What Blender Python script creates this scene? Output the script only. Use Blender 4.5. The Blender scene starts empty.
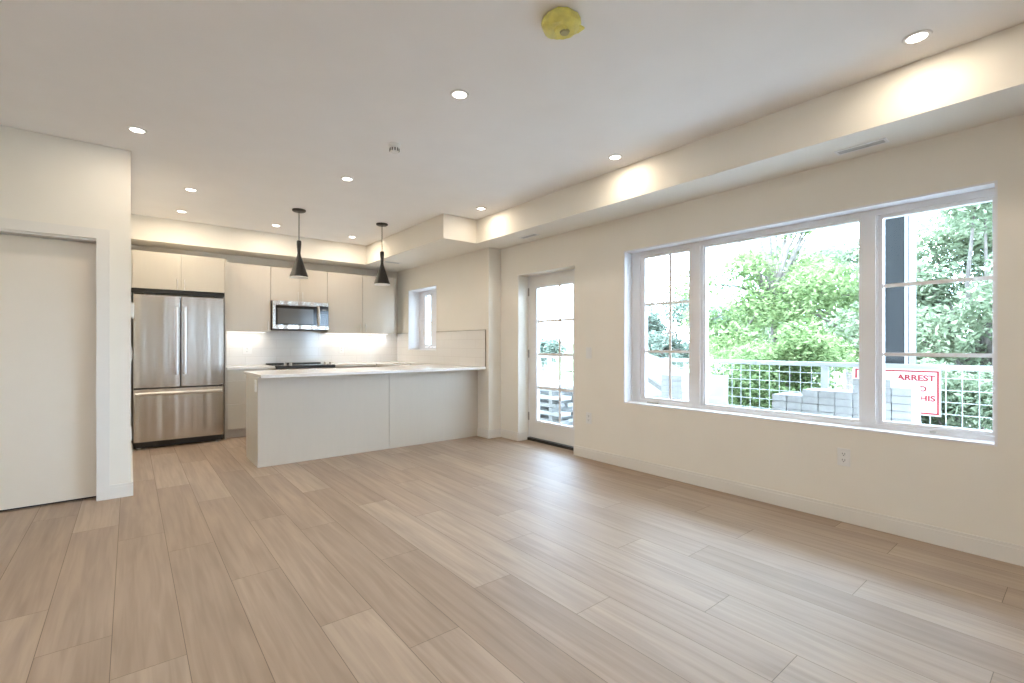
import bpy, bmesh, math, random
from mathutils import Vector, Matrix

# ------------------------------------------------------------------ camera, sky, exposure
S = bpy.context.scene
COL = S.collection
S.view_settings.view_transform = 'Standard'
S.view_settings.look = 'None'
S.view_settings.gamma = 1.0
S.view_settings.use_curve_mapping = False
S.view_settings.exposure = 0.6

cam_data = bpy.data.cameras.new('camera')
cam = bpy.data.objects.new('camera', cam_data)
COL.objects.link(cam)
cam.location = (0, 0, 1.2)
YAW = math.atan(382 / 473)
cam.rotation_euler = (math.pi / 2, 0, -YAW)
cam_data.sensor_fit = 'HORIZONTAL'
cam_data.sensor_width = 36
cam_data.lens = 36 * 473 / 1024
cam_data.shift_y = 3.5 / 1024
cam_data.clip_start = 0.05
cam_data.clip_end = 300
S.camera = cam

SKY = 22.0
SUN = 5.0
POT = 2.5           # living room circuit
POT_KITCHEN = 4.6   # kitchen and entry circuit
LED = 0.7
world = bpy.data.worlds.new('overcast_sky')
S.world = world
world.use_nodes = True
wn = world.node_tree.nodes
wl = world.node_tree.links
wn.clear()
w_out = wn.new('ShaderNodeOutputWorld')
w_bg = wn.new('ShaderNodeBackground')
w_tc = wn.new('ShaderNodeTexCoord')
w_no = wn.new('ShaderNodeTexNoise')
w_rp = wn.new('ShaderNodeValToRGB')
w_no.inputs['Scale'].default_value = 2.2
w_no.inputs['Detail'].default_value = 4
w_rp.color_ramp.elements[0].color = (0.50, 0.70, 1.0, 1)
w_rp.color_ramp.elements[1].color = (0.65, 0.80, 1.0, 1)
wl.new(w_tc.outputs['Generated'], w_no.inputs['Vector'])
wl.new(w_no.outputs['Fac'], w_rp.inputs['Fac'])
wl.new(w_rp.outputs['Color'], w_bg.inputs['Color'])
w_bg.inputs['Strength'].default_value = SKY
wl.new(w_bg.outputs['Background'], w_out.inputs['Surface'])

sun_data = bpy.data.lights.new('sun', 'SUN')
sun_data.energy = SUN
sun_data.angle = math.radians(12)
sun_data.color = (1.0, 0.97, 0.92)
sun = bpy.data.objects.new('sun', sun_data)
COL.objects.link(sun)
sun.rotation_euler = Vector((0.52, 0.12, -0.84)).to_track_quat('-Z', 'Y').to_euler()

# ------------------------------------------------------------------ measured room numbers (metres)
XW = 3.777          # window wall
XK = 3.58           # kitchen side wall
YJ = 4.91           # where the kitchen side wall jogs
YB = 7.58           # kitchen back wall
YL = 4.84           # face of the left wall
XC = 0.006          # corner of the left wall
CEIL = 2.745
SOF = 2.453
XMIN, YMIN = -2.6, -2.8

# ------------------------------------------------------------------ materials
def mat(name, color, rough=0.5, metal=0.0, noise=0.03, scale=6.0, bump=0.0, spec=0.5, emit=None, emit_s=0.0, stretch=None, coat=0.0):
    m = bpy.data.materials.new(name)
    m.use_nodes = True
    nt = m.node_tree
    b = nt.nodes['Principled BSDF']
    b.inputs['Roughness'].default_value = rough
    b.inputs['Metallic'].default_value = metal
    b.inputs['Specular IOR Level'].default_value = spec
    b.inputs['Coat Weight'].default_value = coat
    tc = nt.nodes.new('ShaderNodeTexCoord')
    mp = nt.nodes.new('ShaderNodeMapping')
    if stretch:
        mp.inputs['Scale'].default_value = stretch
    no = nt.nodes.new('ShaderNodeTexNoise')
    no.inputs['Scale'].default_value = scale
    no.inputs['Detail'].default_value = 3
    rp = nt.nodes.new('ShaderNodeValToRGB')
    lo = [max(0, c * (1 - noise)) for c in color]
    hi = [min(1, c * (1 + noise)) for c in color]
    rp.color_ramp.elements[0].position = 0.3
    rp.color_ramp.elements[1].position = 0.7
    rp.color_ramp.elements[0].color = (*lo, 1)
    rp.color_ramp.elements[1].color = (*hi, 1)
    nt.links.new(tc.outputs['Object'], mp.inputs['Vector'])
    nt.links.new(mp.outputs['Vector'], no.inputs['Vector'])
    nt.links.new(no.outputs['Fac'], rp.inputs['Fac'])
    nt.links.new(rp.outputs['Color'], b.inputs['Base Color'])
    if bump:
        bp = nt.nodes.new('ShaderNodeBump')
        bp.inputs['Strength'].default_value = bump
        bp.inputs['Distance'].default_value = 0.01
        nt.links.new(no.outputs['Fac'], bp.inputs['Height'])
        nt.links.new(bp.outputs['Normal'], b.inputs['Normal'])
    if emit:
        b.inputs['Emission Color'].default_value = (*emit, 1)
        b.inputs['Emission Strength'].default_value = emit_s
    return m

M = {}
M['wall'] = mat('painted_wall', (0.85, 0.81, 0.735), 0.75, noise=0.012, scale=3, spec=0.25)
M['ceiling'] = mat('ceiling_paint', (0.93, 0.915, 0.905), 0.85, noise=0.012, scale=3, spec=0.2)
M['trim'] = mat('white_trim_paint', (0.80, 0.77, 0.72), 0.45, noise=0.01)
M['door_paint'] = mat('door_paint', (0.81, 0.735, 0.63), 0.5, noise=0.01)
M['ext_door'] = mat('exterior_door_paint', (0.80, 0.78, 0.75), 0.45, noise=0.01)
M['cabinet'] = mat('taupe_cabinet_laminate', (0.60, 0.545, 0.475), 0.42, noise=0.012, scale=4, stretch=(8, 8, 0.6))
M['cabinet_light'] = mat('pale_cabinet_laminate', (0.56, 0.515, 0.44), 0.42, noise=0.01, scale=4, stretch=(8, 8, 0.6))
M['panel'] = mat('grey_island_panel', (0.59, 0.525, 0.445), 0.45, noise=0.008, scale=4, stretch=(8, 8, 0.6))
M['carcass'] = mat('cabinet_carcass', (0.62, 0.58, 0.52), 0.6, noise=0.02)
M['counter'] = mat('white_quartz', (0.86, 0.84, 0.81), 0.18, noise=0.02, scale=40)
M['white_plastic'] = mat('white_plastic', (0.82, 0.81, 0.79), 0.35, noise=0.01)
M['white_vinyl'] = mat('white_vinyl_frame', (0.83, 0.83, 0.85), 0.35, noise=0.01)
M['dark'] = mat('black_plastic', (0.018, 0.017, 0.016), 0.4, noise=0.1)
M['black_metal'] = mat('matt_black_metal', (0.022, 0.02, 0.019), 0.38, noise=0.1, spec=0.5)
M['black_glass'] = mat('black_glass', (0.012, 0.012, 0.013), 0.08, noise=0.05)
M['grey_metal'] = mat('satin_nickel', (0.72, 0.70, 0.67), 0.32, metal=1.0, noise=0.05)
M['hinge'] = mat('hinge_steel', (0.42, 0.40, 0.38), 0.4, metal=0.8, noise=0.05)
M['grille'] = mat('vent_grey', (0.52, 0.51, 0.50), 0.5, noise=0.03)
M['shade_white'] = mat('white_shade_lining', (0.85, 0.83, 0.80), 0.5, noise=0.01)
M['yellow'] = mat('yellow_dust_cover', (0.78, 0.70, 0.18), 0.4, noise=0.12, scale=25)
M['block'] = mat('concrete_block', (0.36, 0.35, 0.345), 0.9, noise=0.12, scale=14, bump=0.2)
M['ground'] = mat('pale_gravel', (0.36, 0.35, 0.33), 0.95, noise=0.12, scale=1.5)
M['lawn'] = mat('lawn_green', (0.12, 0.16, 0.06), 0.95, noise=0.2, scale=3)
M['slab'] = mat('concrete_slab', (0.40, 0.395, 0.385), 0.9, noise=0.08, scale=3)
M['galv'] = mat('galvanised_steel', (0.42, 0.42, 0.41), 0.45, metal=0.2, noise=0.05)
M['column'] = mat('slate_blue_column', (0.045, 0.05, 0.058), 0.6, noise=0.12, scale=3, stretch=(1, 1, 0.3))
M['column_lit_side'] = mat('lit_column_grey', (0.055, 0.055, 0.06), 0.5, noise=0.05)  # column colour lightened for the face that catches the light
M['tarp'] = mat('white_tarp', (0.60, 0.58, 0.57), 0.6, noise=0.03, scale=3, bump=0.2)
M['lumber'] = mat('weathered_lumber', (0.26, 0.25, 0.24), 0.85, noise=0.2, scale=5, stretch=(1, 12, 12))
M['bark'] = mat('bark', (0.12, 0.10, 0.085), 0.95, noise=0.3, scale=12, bump=0.4)
M['pole'] = mat('weathered_pole', (0.13, 0.125, 0.12), 0.9, noise=0.1)
M['wire'] = mat('wire_grey', (0.06, 0.06, 0.06), 0.7)
M['sign_white'] = mat('sign_white', (0.66, 0.62, 0.62), 0.5, noise=0.01)
M['sign_red'] = mat('sign_red', (0.34, 0.012, 0.02), 0.5, noise=0.03)
M['steel_plain'] = mat('sink_steel', (0.58, 0.57, 0.56), 0.35, metal=1.0, noise=0.05)
M['lens'] = mat('glowing_lens', (0.9, 0.88, 0.84), 0.4, emit=(1.0, 0.93, 0.82), emit_s=9.0)
M['led_lens'] = mat('led_diffuser', (0.9, 0.9, 0.88), 0.4, emit=(1.0, 0.95, 0.88), emit_s=4.0)

def steel():
    m = bpy.data.materials.new('brushed_stainless')
    m.use_nodes = True
    nt = m.node_tree
    b = nt.nodes['Principled BSDF']
    b.inputs['Base Color'].default_value = (0.60, 0.56, 0.515, 1)
    b.inputs['Metallic'].default_value = 1.0
    b.inputs['Roughness'].default_value = 0.24
    b.inputs['Anisotropic'].default_value = 0.6
    tc = nt.nodes.new('ShaderNodeTexCoord')
    mp = nt.nodes.new('ShaderNodeMapping')
    mp.inputs['Scale'].default_value = (5.0, 5.0, 0.12)
    no = nt.nodes.new('ShaderNodeTexNoise')
    no.inputs['Scale'].default_value = 1.4
    no.inputs['Detail'].default_value = 1.0
    bp = nt.nodes.new('ShaderNodeBump')
    bp.inputs['Strength'].default_value = 0.55
    bp.inputs['Distance'].default_value = 0.05
    nt.links.new(tc.outputs['Object'], mp.inputs['Vector'])
    nt.links.new(mp.outputs['Vector'], no.inputs['Vector'])
    nt.links.new(no.outputs['Fac'], bp.inputs['Height'])
    nt.links.new(bp.outputs['Normal'], b.inputs['Normal'])
    return m
M['steel'] = steel()

def glass():
    m = bpy.data.materials.new('window_glass')
    m.use_nodes = True
    nt = m.node_tree
    nt.nodes.clear()
    o = nt.nodes.new('ShaderNodeOutputMaterial')
    mx = nt.nodes.new('ShaderNodeMixShader')
    tr = nt.nodes.new('ShaderNodeBsdfTransparent')
    tr.inputs['Color'].default_value = (0.96, 0.985, 0.975, 1)
    gl = nt.nodes.new('ShaderNodeBsdfGlossy')
    gl.inputs['Roughness'].default_value = 0.02
    fr = nt.nodes.new('ShaderNodeFresnel')
    fr.inputs['IOR'].default_value = 1.3
    ge = nt.nodes.new('ShaderNodeNewGeometry')
    inv = nt.nodes.new('ShaderNodeMath'); inv.operation = 'SUBTRACT'; inv.inputs[0].default_value = 1.0
    mul = nt.nodes.new('ShaderNodeMath'); mul.operation = 'MULTIPLY'
    nt.links.new(ge.outputs['Backfacing'], inv.inputs[1])
    nt.links.new(inv.outputs[0], mul.inputs[0])
    nt.links.new(fr.outputs['Fac'], mul.inputs[1])
    nt.links.new(mul.outputs[0], mx.inputs['Fac'])
    nt.links.new(tr.outputs['BSDF'], mx.inputs[1])
    nt.links.new(gl.outputs['BSDF'], mx.inputs[2])
    nt.links.new(mx.outputs['Shader'], o.inputs['Surface'])
    return m
M['glass'] = glass()

def floor_mat():
    m = bpy.data.materials.new('pale_oak_planks')
    m.use_nodes = True
    nt = m.node_tree
    N, L = nt.nodes, nt.links
    b = N['Principled BSDF']
    at = N.new('ShaderNodeAttribute'); at.attribute_name = 'plank_tone'
    tc = N.new('ShaderNodeTexCoord')
    off = N.new('ShaderNodeVectorMath'); off.operation = 'SCALE'
    cmb = N.new('ShaderNodeCombineXYZ')
    cmb.inputs[0].default_value = 0
    L.new(at.outputs['Fac'], cmb.inputs[1]); L.new(at.outputs['Fac'], cmb.inputs[2])
    L.new(cmb.outputs[0], off.inputs[0]); off.inputs['Scale'].default_value = 37.0
    add = N.new('ShaderNodeVectorMath'); add.operation = 'ADD'
    L.new(tc.outputs['Object'], add.inputs[0]); L.new(off.outputs[0], add.inputs[1])
    mp = N.new('ShaderNodeMapping'); mp.inputs['Scale'].default_value = (34, 1.6, 1)
    L.new(add.outputs[0], mp.inputs['Vector'])
    g1 = N.new('ShaderNodeTexNoise'); g1.inputs['Scale'].default_value = 1.0; g1.inputs['Detail'].default_value = 5; g1.inputs['Distortion'].default_value = 0.6
    L.new(mp.outputs[0], g1.inputs['Vector'])
    mp2 = N.new('ShaderNodeMapping'); mp2.inputs['Scale'].default_value = (7, 0.7, 1)
    L.new(add.outputs[0], mp2.inputs['Vector'])
    g2 = N.new('ShaderNodeTexNoise'); g2.inputs['Scale'].default_value = 1.0; g2.inputs['Detail'].default_value = 3; g2.inputs['Distortion'].default_value = 1.2
    L.new(mp2.outputs[0], g2.inputs['Vector'])
    tone = N.new('ShaderNodeValToRGB')
    e = tone.color_ramp.elements
    e[0].position = 0.0; e[0].color = (0.355, 0.265, 0.197, 1)
    e[1].position = 1.0; e[1].color = (0.43, 0.335, 0.258, 1)
    k = e.new(0.5); k.color = (0.395, 0.30, 0.228, 1)
    L.new(at.outputs['Fac'], tone.inputs['Fac'])
    r1 = N.new('ShaderNodeValToRGB')
    r1.color_ramp.elements[0].position = 0.3; r1.color_ramp.elements[0].color = (0.84, 0.825, 0.81, 1)
    r1.color_ramp.elements[1].position = 0.62; r1.color_ramp.elements[1].color = (1.05, 1.05, 1.05, 1)
    L.new(g1.outputs['Fac'], r1.inputs['Fac'])
    r2 = N.new('ShaderNodeValToRGB')
    r2.color_ramp.elements[0].position = 0.3; r2.color_ramp.elements[0].color = (0.90, 0.89, 0.885, 1)
    r2.color_ramp.elements[1].position = 0.7; r2.color_ramp.elements[1].color = (1.08, 1.07, 1.06, 1)
    L.new(g2.outputs['Fac'], r2.inputs['Fac'])
    x1 = N.new('ShaderNodeMixRGB'); x1.blend_type = 'MULTIPLY'; x1.inputs[0].default_value = 1
    x2 = N.new('ShaderNodeMixRGB'); x2.blend_type = 'MULTIPLY'; x2.inputs[0].default_value = 1
    L.new(tone.outputs[0], x1.inputs[1]); L.new(r1.outputs[0], x1.inputs[2])
    L.new(x1.outputs[0], x2.inputs[1]); L.new(r2.outputs[0], x2.inputs[2])
    L.new(x2.outputs[0], b.inputs['Base Color'])
    rr = N.new('ShaderNodeMapRange'); rr.inputs[3].default_value = 0.48; rr.inputs[4].default_value = 0.60
    L.new(g1.outputs['Fac'], rr.inputs[0]); L.new(rr.outputs[0], b.inputs['Roughness'])
    bp = N.new('ShaderNodeBump'); bp.inputs['Strength'].default_value = 0.12; bp.inputs['Distance'].default_value = 0.004
    L.new(g1.outputs['Fac'], bp.inputs['Height']); L.new(bp.outputs[0], b.inputs['Normal'])
    b.inputs['Specular IOR Level'].default_value = 0.5
    return m
M['floor'] = floor_mat()

def tile_mat(axis):
    m = bpy.data.materials.new('glossy_white_tile')
    m.use_nodes = True
    nt = m.node_tree
    N, L = nt.nodes, nt.links
    b = N['Principled BSDF']
    tc = N.new('ShaderNodeTexCoord')
    sp = N.new('ShaderNodeSeparateXYZ'); L.new(tc.outputs['Object'], sp.inputs[0])
    cb = N.new('ShaderNodeCombineXYZ')
    L.new(sp.outputs[axis], cb.inputs[0]); L.new(sp.outputs[2], cb.inputs[1])
    br = N.new('ShaderNodeTexBrick')
    br.offset = 0.5
    br.inputs['Scale'].default_value = 1.0
    br.inputs['Brick Width'].default_value = 0.40
    br.inputs['Row Height'].default_value = 0.12
    br.inputs['Mortar Size'].default_value = 0.0018
    br.inputs['Mortar Smooth'].default_value = 0.3
    br.inputs['Color1'].default_value = (0.82, 0.80, 0.77, 1)
    br.inputs['Color2'].default_value = (0.80, 0.78, 0.75, 1)
    br.inputs['Mortar'].default_value = (0.66, 0.63, 0.60, 1)
    L.new(cb.outputs[0], br.inputs['Vector'])
    L.new(br.outputs['Color'], b.inputs['Base Color'])
    b.inputs['Roughness'].default_value = 0.12
    return m

def leaf_mat(name, c, c2):
    m = bpy.data.materials.new(name)
    m.use_nodes = True
    nt = m.node_tree
    N, L = nt.nodes, nt.links
    N.clear()
    o = N.new('ShaderNodeOutputMaterial')
    mx = N.new('ShaderNodeMixShader'); mx.inputs[0].default_value = 0.42
    d = N.new('ShaderNodeBsdfDiffuse'); t = N.new('ShaderNodeBsdfTranslucent')
    at = N.new('ShaderNodeAttribute'); at.attribute_name = 'leaf_tone'
    rp = N.new('ShaderNodeValToRGB')
    rp.color_ramp.elements[0].color = (*c, 1)
    rp.color_ramp.elements[1].color = (*c2, 1)
    L.new(at.outputs['Fac'], rp.inputs[0])
    L.new(rp.outputs[0], d.inputs['Color']); L.new(rp.outputs[0], t.inputs['Color'])
    L.new(d.outputs[0], mx.inputs[1]); L.new(t.outputs[0], mx.inputs[2]); L.new(mx.outputs[0], o.inputs['Surface'])
    return m
M['leaf_fresh'] = leaf_mat('fresh_green_leaf', (0.08, 0.125, 0.045), (0.26, 0.32, 0.15))
M['leaf_cool'] = leaf_mat('cool_green_leaf', (0.11, 0.145, 0.085), (0.28, 0.315, 0.21))
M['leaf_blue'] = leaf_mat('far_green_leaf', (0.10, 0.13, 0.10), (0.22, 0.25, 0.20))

# ------------------------------------------------------------------ builders
class B:
    """collects shapes into one mesh"""
    def __init__(s):
        s.bm = bmesh.new()
    def box(s, x0, x1, y0, y1, z0, z1, bev=0.0):
        vs = [s.bm.verts.new(p) for p in ((x0, y0, z0), (x1, y0, z0), (x1, y1, z0), (x0, y1, z0), (x0, y0, z1), (x1, y0, z1), (x1, y1, z1), (x0, y1, z1))]
        fs = [s.bm.faces.new([vs[i] for i in f]) for f in ((3, 2, 1, 0), (4, 5, 6, 7), (0, 1, 5, 4), (1, 2, 6, 5), (2, 3, 7, 6), (3, 0, 4, 7))]
        if bev:
            es = set(e for f in fs for e in f.edges)
            bmesh.ops.bevel(s.bm, geom=list(es), offset=bev, segments=2, affect='EDGES', profile=0.5)
        return s
    def tube(s, p, q, r, r2=None, n=12, caps=True):
        p, q = Vector(p), Vector(q)
        d = q - p
        r2 = r if r2 is None else r2
        mt = Matrix.Translation((p + q) / 2) @ d.to_track_quat('Z', 'Y').to_matrix().to_4x4()
        bmesh.ops.create_cone(s.bm, cap_ends=caps, segments=n, radius1=r, radius2=r2, depth=d.length, matrix=mt)
        return s
    def lathe(s, prof, c, n=32):
        rings = []
        for r, z in prof:
            if r <= 1e-6:
                rings.append([s.bm.verts.new((c[0], c[1], c[2] + z))])
            else:
                rings.append([s.bm.verts.new((c[0] + r * math.cos(2 * math.pi * i / n), c[1] + r * math.sin(2 * math.pi * i / n), c[2] + z)) for i in range(n)])
        for a, b in zip(rings, rings[1:]):
            for i in range(n):
                j = (i + 1) % n
                if len(a) == 1 and len(b) == 1: continue
                if len(a) == 1: s.bm.faces.new((a[0], b[j], b[i]))
                elif len(b) == 1: s.bm.faces.new((a[i], a[j], b[0]))
                else: s.bm.faces.new((a[i], a[j], b[j], b[i]))
        return s
    def prism(s, pts, z0, z1):
        lo = [s.bm.verts.new((x, y, z0)) for x, y in pts]
        hi = [s.bm.verts.new((x, y, z1)) for x, y in pts]
        s.bm.faces.new(lo[::-1]); s.bm.faces.new(hi)
        n = len(pts)
        for i in range(n):
            j = (i + 1) % n
            s.bm.faces.new((lo[i], lo[j], hi[j], hi[i]))
        return s
    def path(s, pts, r, n=8):
        for a, b in zip(pts, pts[1:]):
            s.tube(a, b, r, n=n)
        return s

def obj(name, b, m, parent=None, smooth=False):
    me = bpy.data.meshes.new(name)
    bm = b.bm
    bmesh.ops.recalc_face_normals(bm, faces=bm.faces)
    base = Vector((0, 0, 0))
    if parent is not None:
        base = Vector(parent['base'])
    else:
        xs = [v.co for v in bm.verts]
        base = Vector(((min(v.x for v in xs) + max(v.x for v in xs)) / 2, (min(v.y for v in xs) + max(v.y for v in xs)) / 2, min(v.z for v in xs)))
    if b.__dict__.get('keep'):
        base = Vector((0, 0, 0))
    for v in bm.verts:
        v.co -= base
    bm.to_mesh(me)
    bm.free()
    o = bpy.data.objects.new(name, me)
    COL.objects.link(o)
    me.materials.append(m)
    if smooth:
        for p in me.polygons: p.use_smooth = True
        try:
            me.set_sharp_from_angle(angle=math.radians(35))
        except Exception:
            pass
    if parent is not None:
        o.parent = parent
        # base is remembered so that sub-parts are built in world numbers too
        o['base'] = tuple(base)
    else:
        o.location = base
        o['base'] = tuple(base)
    return o

def tag(o, label, cat, group=None, kind=None):
    o['label'] = label
    o['category'] = cat
    if group: o['group'] = group
    if kind: o['kind'] = kind
    return o

def thing(name, loc, label, cat, group=None, kind=None):
    o = bpy.data.objects.new(name, None)
    o.empty_display_size = 0.1
    COL.objects.link(o)
    o.location = loc
    o['base'] = tuple(loc)
    return tag(o, label, cat, group, kind)

def part(name, b, m, parent, label=None, smooth=False):
    # vertices are given in world numbers and stored relative to the thing's base
    o = obj(name, b, m, parent, smooth)
    if label: o['label'] = label
    return o

def copy_thing(root, loc, label=None):
    c = root.copy(); COL.objects.link(c); c.location = loc
    if label: c['label'] = label
    for ch in list(root.children):
        d = ch.copy(); COL.objects.link(d); d.parent = c
        for g in ch.children:
            e = g.copy(); COL.objects.link(e); e.parent = d
    return c

def struct(name, b, m, label, cat):
    return tag(obj(name, b, m), label, cat, kind='structure')

# ------------------------------------------------------------------ floor: planks laid along Y
def build_floor():
    rnd = random.Random(11)
    known = {-1: 2.99, 0: 2.56, 1: 2.22, 3: 2.77, 4: 2.08, 5: 1.71, 6: 2.51, 7: 1.93, 8: 1.46, 9: 0.73, 10: 1.11, 11: 1.78, 12: 1.46, 13: 0.74, 15: 0.28}
    wdt, x00, plen, g = 0.2295, -0.287, 1.54, 0.0013
    bm = bmesh.new()
    lay = bm.faces.layers.float.new('plank_tone')
    x1m, y0m, y1m = 3.99, YMIN - 0.1, YB + 0.05
    k = int(math.floor((XMIN - 0.2 - x00) / wdt))
    while x00 + k * wdt < x1m:
        xa, xb = x00 + k * wdt, min(x00 + (k + 1) * wdt, x1m)
        j = known.get(k, rnd.uniform(0, plen))
        y = j - plen * math.ceil((j - y0m) / plen)
        while y < y1m:
            ya, yb = max(y, y0m), min(y + plen, y1m)
            if yb - ya > 0.02:
                vs = [bm.verts.new(p) for p in ((xa + g, ya + g, 0), (xb - g, ya + g, 0), (xb - g, yb - g, 0), (xa + g, yb - g, 0))]
                f = bm.faces.new(vs)
                f[lay] = rnd.random()
            y += plen
        k += 1
    # sub-floor seen only in the fine joints
    vs = [bm.verts.new(p) for p in ((XMIN - 0.3, y0m, -0.0015), (x1m, y0m, -0.0015), (x1m, y1m, -0.0015), (XMIN - 0.3, y1m, -0.0015))]
    f = bm.faces.new(vs); f[lay] = 0.0; f.material_index = 1
    lo = [bm.verts.new(p) for p in ((XMIN - 0.3, y0m, -0.12), (x1m, y0m, -0.12), (x1m, y1m, -0.12), (XMIN - 0.3, y1m, -0.12))]
    f2 = bm.faces.new(lo[::-1]); f2.material_index = 1
    for i in range(4):
        q = bm.faces.new((lo[i], lo[(i + 1) % 4], vs[(i + 1) % 4], vs[i])); q.material_index = 1
    me = bpy.data.meshes.new('floor')
    bm.to_mesh(me); bm.free()
    o = bpy.data.objects.new('floor', me)
    COL.objects.link(o)
    me.materials.append(M['floor'])
    me.materials.append(mat('plank_joint', (0.19, 0.145, 0.11), 0.8))
    tag(o, 'wide pale oak plank floor running through living room and kitchen', 'floor', kind='structure')
build_floor()

# ------------------------------------------------------------------ room shell
struct('ceiling', B().box(XMIN - 0.2, 4.0, YMIN - 0.2, YB + 0.2, CEIL, CEIL + 0.15), M['ceiling'], 'flat white ceiling dotted with recessed lights', 'ceiling')
b = B().prism([(3.33, YMIN), (XW + 0.1, YMIN), (XW + 0.1, YJ), (XK + 0.1, YJ), (XK + 0.1, YB + 0.1), (XC, YB + 0.1), (XC, 7.15), (2.86, 7.15), (2.86, 4.82), (3.33, 4.82)], SOF, CEIL - 0.0005)
struct('trim_1', b, M['wall'], 'cream dropped bulkhead stepping along window wall and round the kitchen', 'bulkhead')

# window wall, with openings for the big window and the glazed door
X1 = 4.0
WY0, WY1, WZ0, WZ1 = 0.352, 2.930, 0.630, 2.123
DY0, DY1, DZ1 = 3.590, 4.550, 2.070
b = B()
b.box(XW, X1, YMIN - 0.2, WY0, 0, CEIL)
b.box(XW, X1, WY0, WY1, 0, WZ0)
b.box(XW, X1, WY0, WY1, WZ1, CEIL)
b.box(XW, X1, WY1, DY0, 0, CEIL)
b.box(XW, X1, DY0, DY1, DZ1, CEIL)
b.box(XW, X1, DY1, YJ, 0, CEIL)
struct('wall_right', b, M['wall'], 'long cream wall holding the big window and glazed door', 'wall')
KY0, KY1, KZ0, KZ1 = 6.237, 7.155, 1.117, 2.100
XKO = 3.86
b = B()
b.box(XK, XKO, YJ, KY0, 0, CEIL)
b.box(XK, XKO, KY0, KY1, 0, KZ0)
b.box(XK, XKO, KY0, KY1, KZ1, CEIL)
b.box(XK, XKO, KY1, YB + 0.2, 0, CEIL)
struct('wall_kitchen_right', b, M['wall'], 'cream kitchen side wall with the small window above the sink', 'wall')
struct('wall_back', B().box(-0.2, XK, YB, YB + 0.2, 0, CEIL), M['wall'], 'kitchen back wall behind fridge and upper cabinets', 'wall')
LX0, LX1, LZ1 = -1.115, -0.200, 2.016
b = B()
b.box(XMIN - 0.1, LX0, YL, YL + 0.14, 0, CEIL)
b.box(LX0, LX1, YL, YL + 0.14, LZ1, CEIL)
b.box(LX1, XC, YL, YL + 0.14, 0, CEIL)
b.box(XC - 0.14, XC, YL + 0.14, YB, 0, CEIL)
struct('wall_left', b, M['wall'], 'cream wall on the left around the flat door, turning into the kitchen', 'wall')
struct('wall_far_left', B().box(XMIN - 0.15, XMIN, YMIN - 0.2, YL, 0, CEIL), M['wall'], 'plain living room wall left of the camera, outside the frame', 'wall')
RW0, RW1, RZ0, RZ1 = -1.95, -1.05, 0.95, 2.05  # opening for the added fill-light window
b = B()
b.box(XMIN, RW0, YMIN - 0.2, YMIN, 0, CEIL); b.box(RW1, XW, YMIN - 0.2, YMIN, 0, CEIL)
b.box(RW0, RW1, YMIN - 0.2, YMIN, 0, RZ0); b.box(RW0, RW1, YMIN - 0.2, YMIN, RZ1, CEIL)
struct('wall_rear', b, M['wall'], 'plain living room wall behind the camera', 'wall')

def base_profile_y(b, x, y0, y1, sgn):      # baseboard along Y, sgn = direction into the room
    b.box(min(x, x + sgn * 0.014), max(x, x + sgn * 0.014), y0, y1, 0.0005, 0.088)
    b.box(min(x, x + sgn * 0.009), max(x, x + sgn * 0.009), y0, y1, 0.088, 0.107)
def base_profile_x(b, y, x0, x1, sgn):
    b.box(x0, x1, min(y, y + sgn * 0.014), max(y, y + sgn * 0.014), 0.0005, 0.088)
    b.box(x0, x1, min(y, y + sgn * 0.009), max(y, y + sgn * 0.009), 0.088, 0.107)
b = B(); base_profile_y(b, XW, YMIN, DY0, -1); b.box(XW, 3.93, DY0, DY0 + 0.012, 0.0005, 0.1)
struct('baseboard_right', b, M['trim'], 'painted baseboard under the big window', 'baseboard')
b = B(); base_profile_y(b, XW, DY1, YJ - 0.014, -1); base_profile_x(b, YJ, XK - 0.014, XW, -1); base_profile_y(b, XK, YJ, 5.149, -1)
b.box(XW, 3.93, DY1 - 0.012, DY1, 0.0005, 0.1)
struct('baseboard_jog', b, M['trim'], 'painted baseboard wrapping the wall corner between door and peninsula', 'baseboard')
b = B(); base_profile_x(b, YL, -0.123, XC + 0.014, -1); base_profile_y(b, XC, YL, 6.80, 1)
struct('baseboard_left', b, M['trim'], 'painted baseboard on the wall end beside the flat left door', 'baseboard')

# left door: flat slab in a plain casing
d1 = thing('door_1', (-0.7, YL, 0), 'flat cream slab door recessed in a plain casing at left', 'door', kind='structure')
part('door_slab', B().box(LX0 + 0.02, LX1 - 0.003, YL + 0.085, YL + 0.122, 0.018, LZ1 - 0.022, 0.002), M['door_paint'], d1)
b = B()
b.box(LX1, LX1 + 0.077, YL - 0.016, YL, 0.0005, LZ1 + 0.077)
b.box(LX0 - 0.077, LX0, YL - 0.016, YL, 0.0005, LZ1 + 0.077)
b.box(LX0, LX1, YL - 0.016, YL, LZ1, LZ1 + 0.077)
part('door_casing', b, M['trim'], d1)
b = B()
b.box(LX1 - 0.002, LX1 + 0.0, YL, YL + 0.14, 0.0005, LZ1)
b.box(LX0, LX0 + 0.016, YL, YL + 0.14, 0.0005, LZ1)
b.box(LX0 + 0.016, LX1 - 0.002, YL, YL + 0.14, LZ1 - 0.016, LZ1)
part('door_jamb', b, M['trim'], d1)
part('door_gap', B().box(LX0 + 0.016, LX1 - 0.002, YL + 0.125, YL + 0.139, 0.0005, LZ1 - 0.016), M['dark'], d1)

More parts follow.
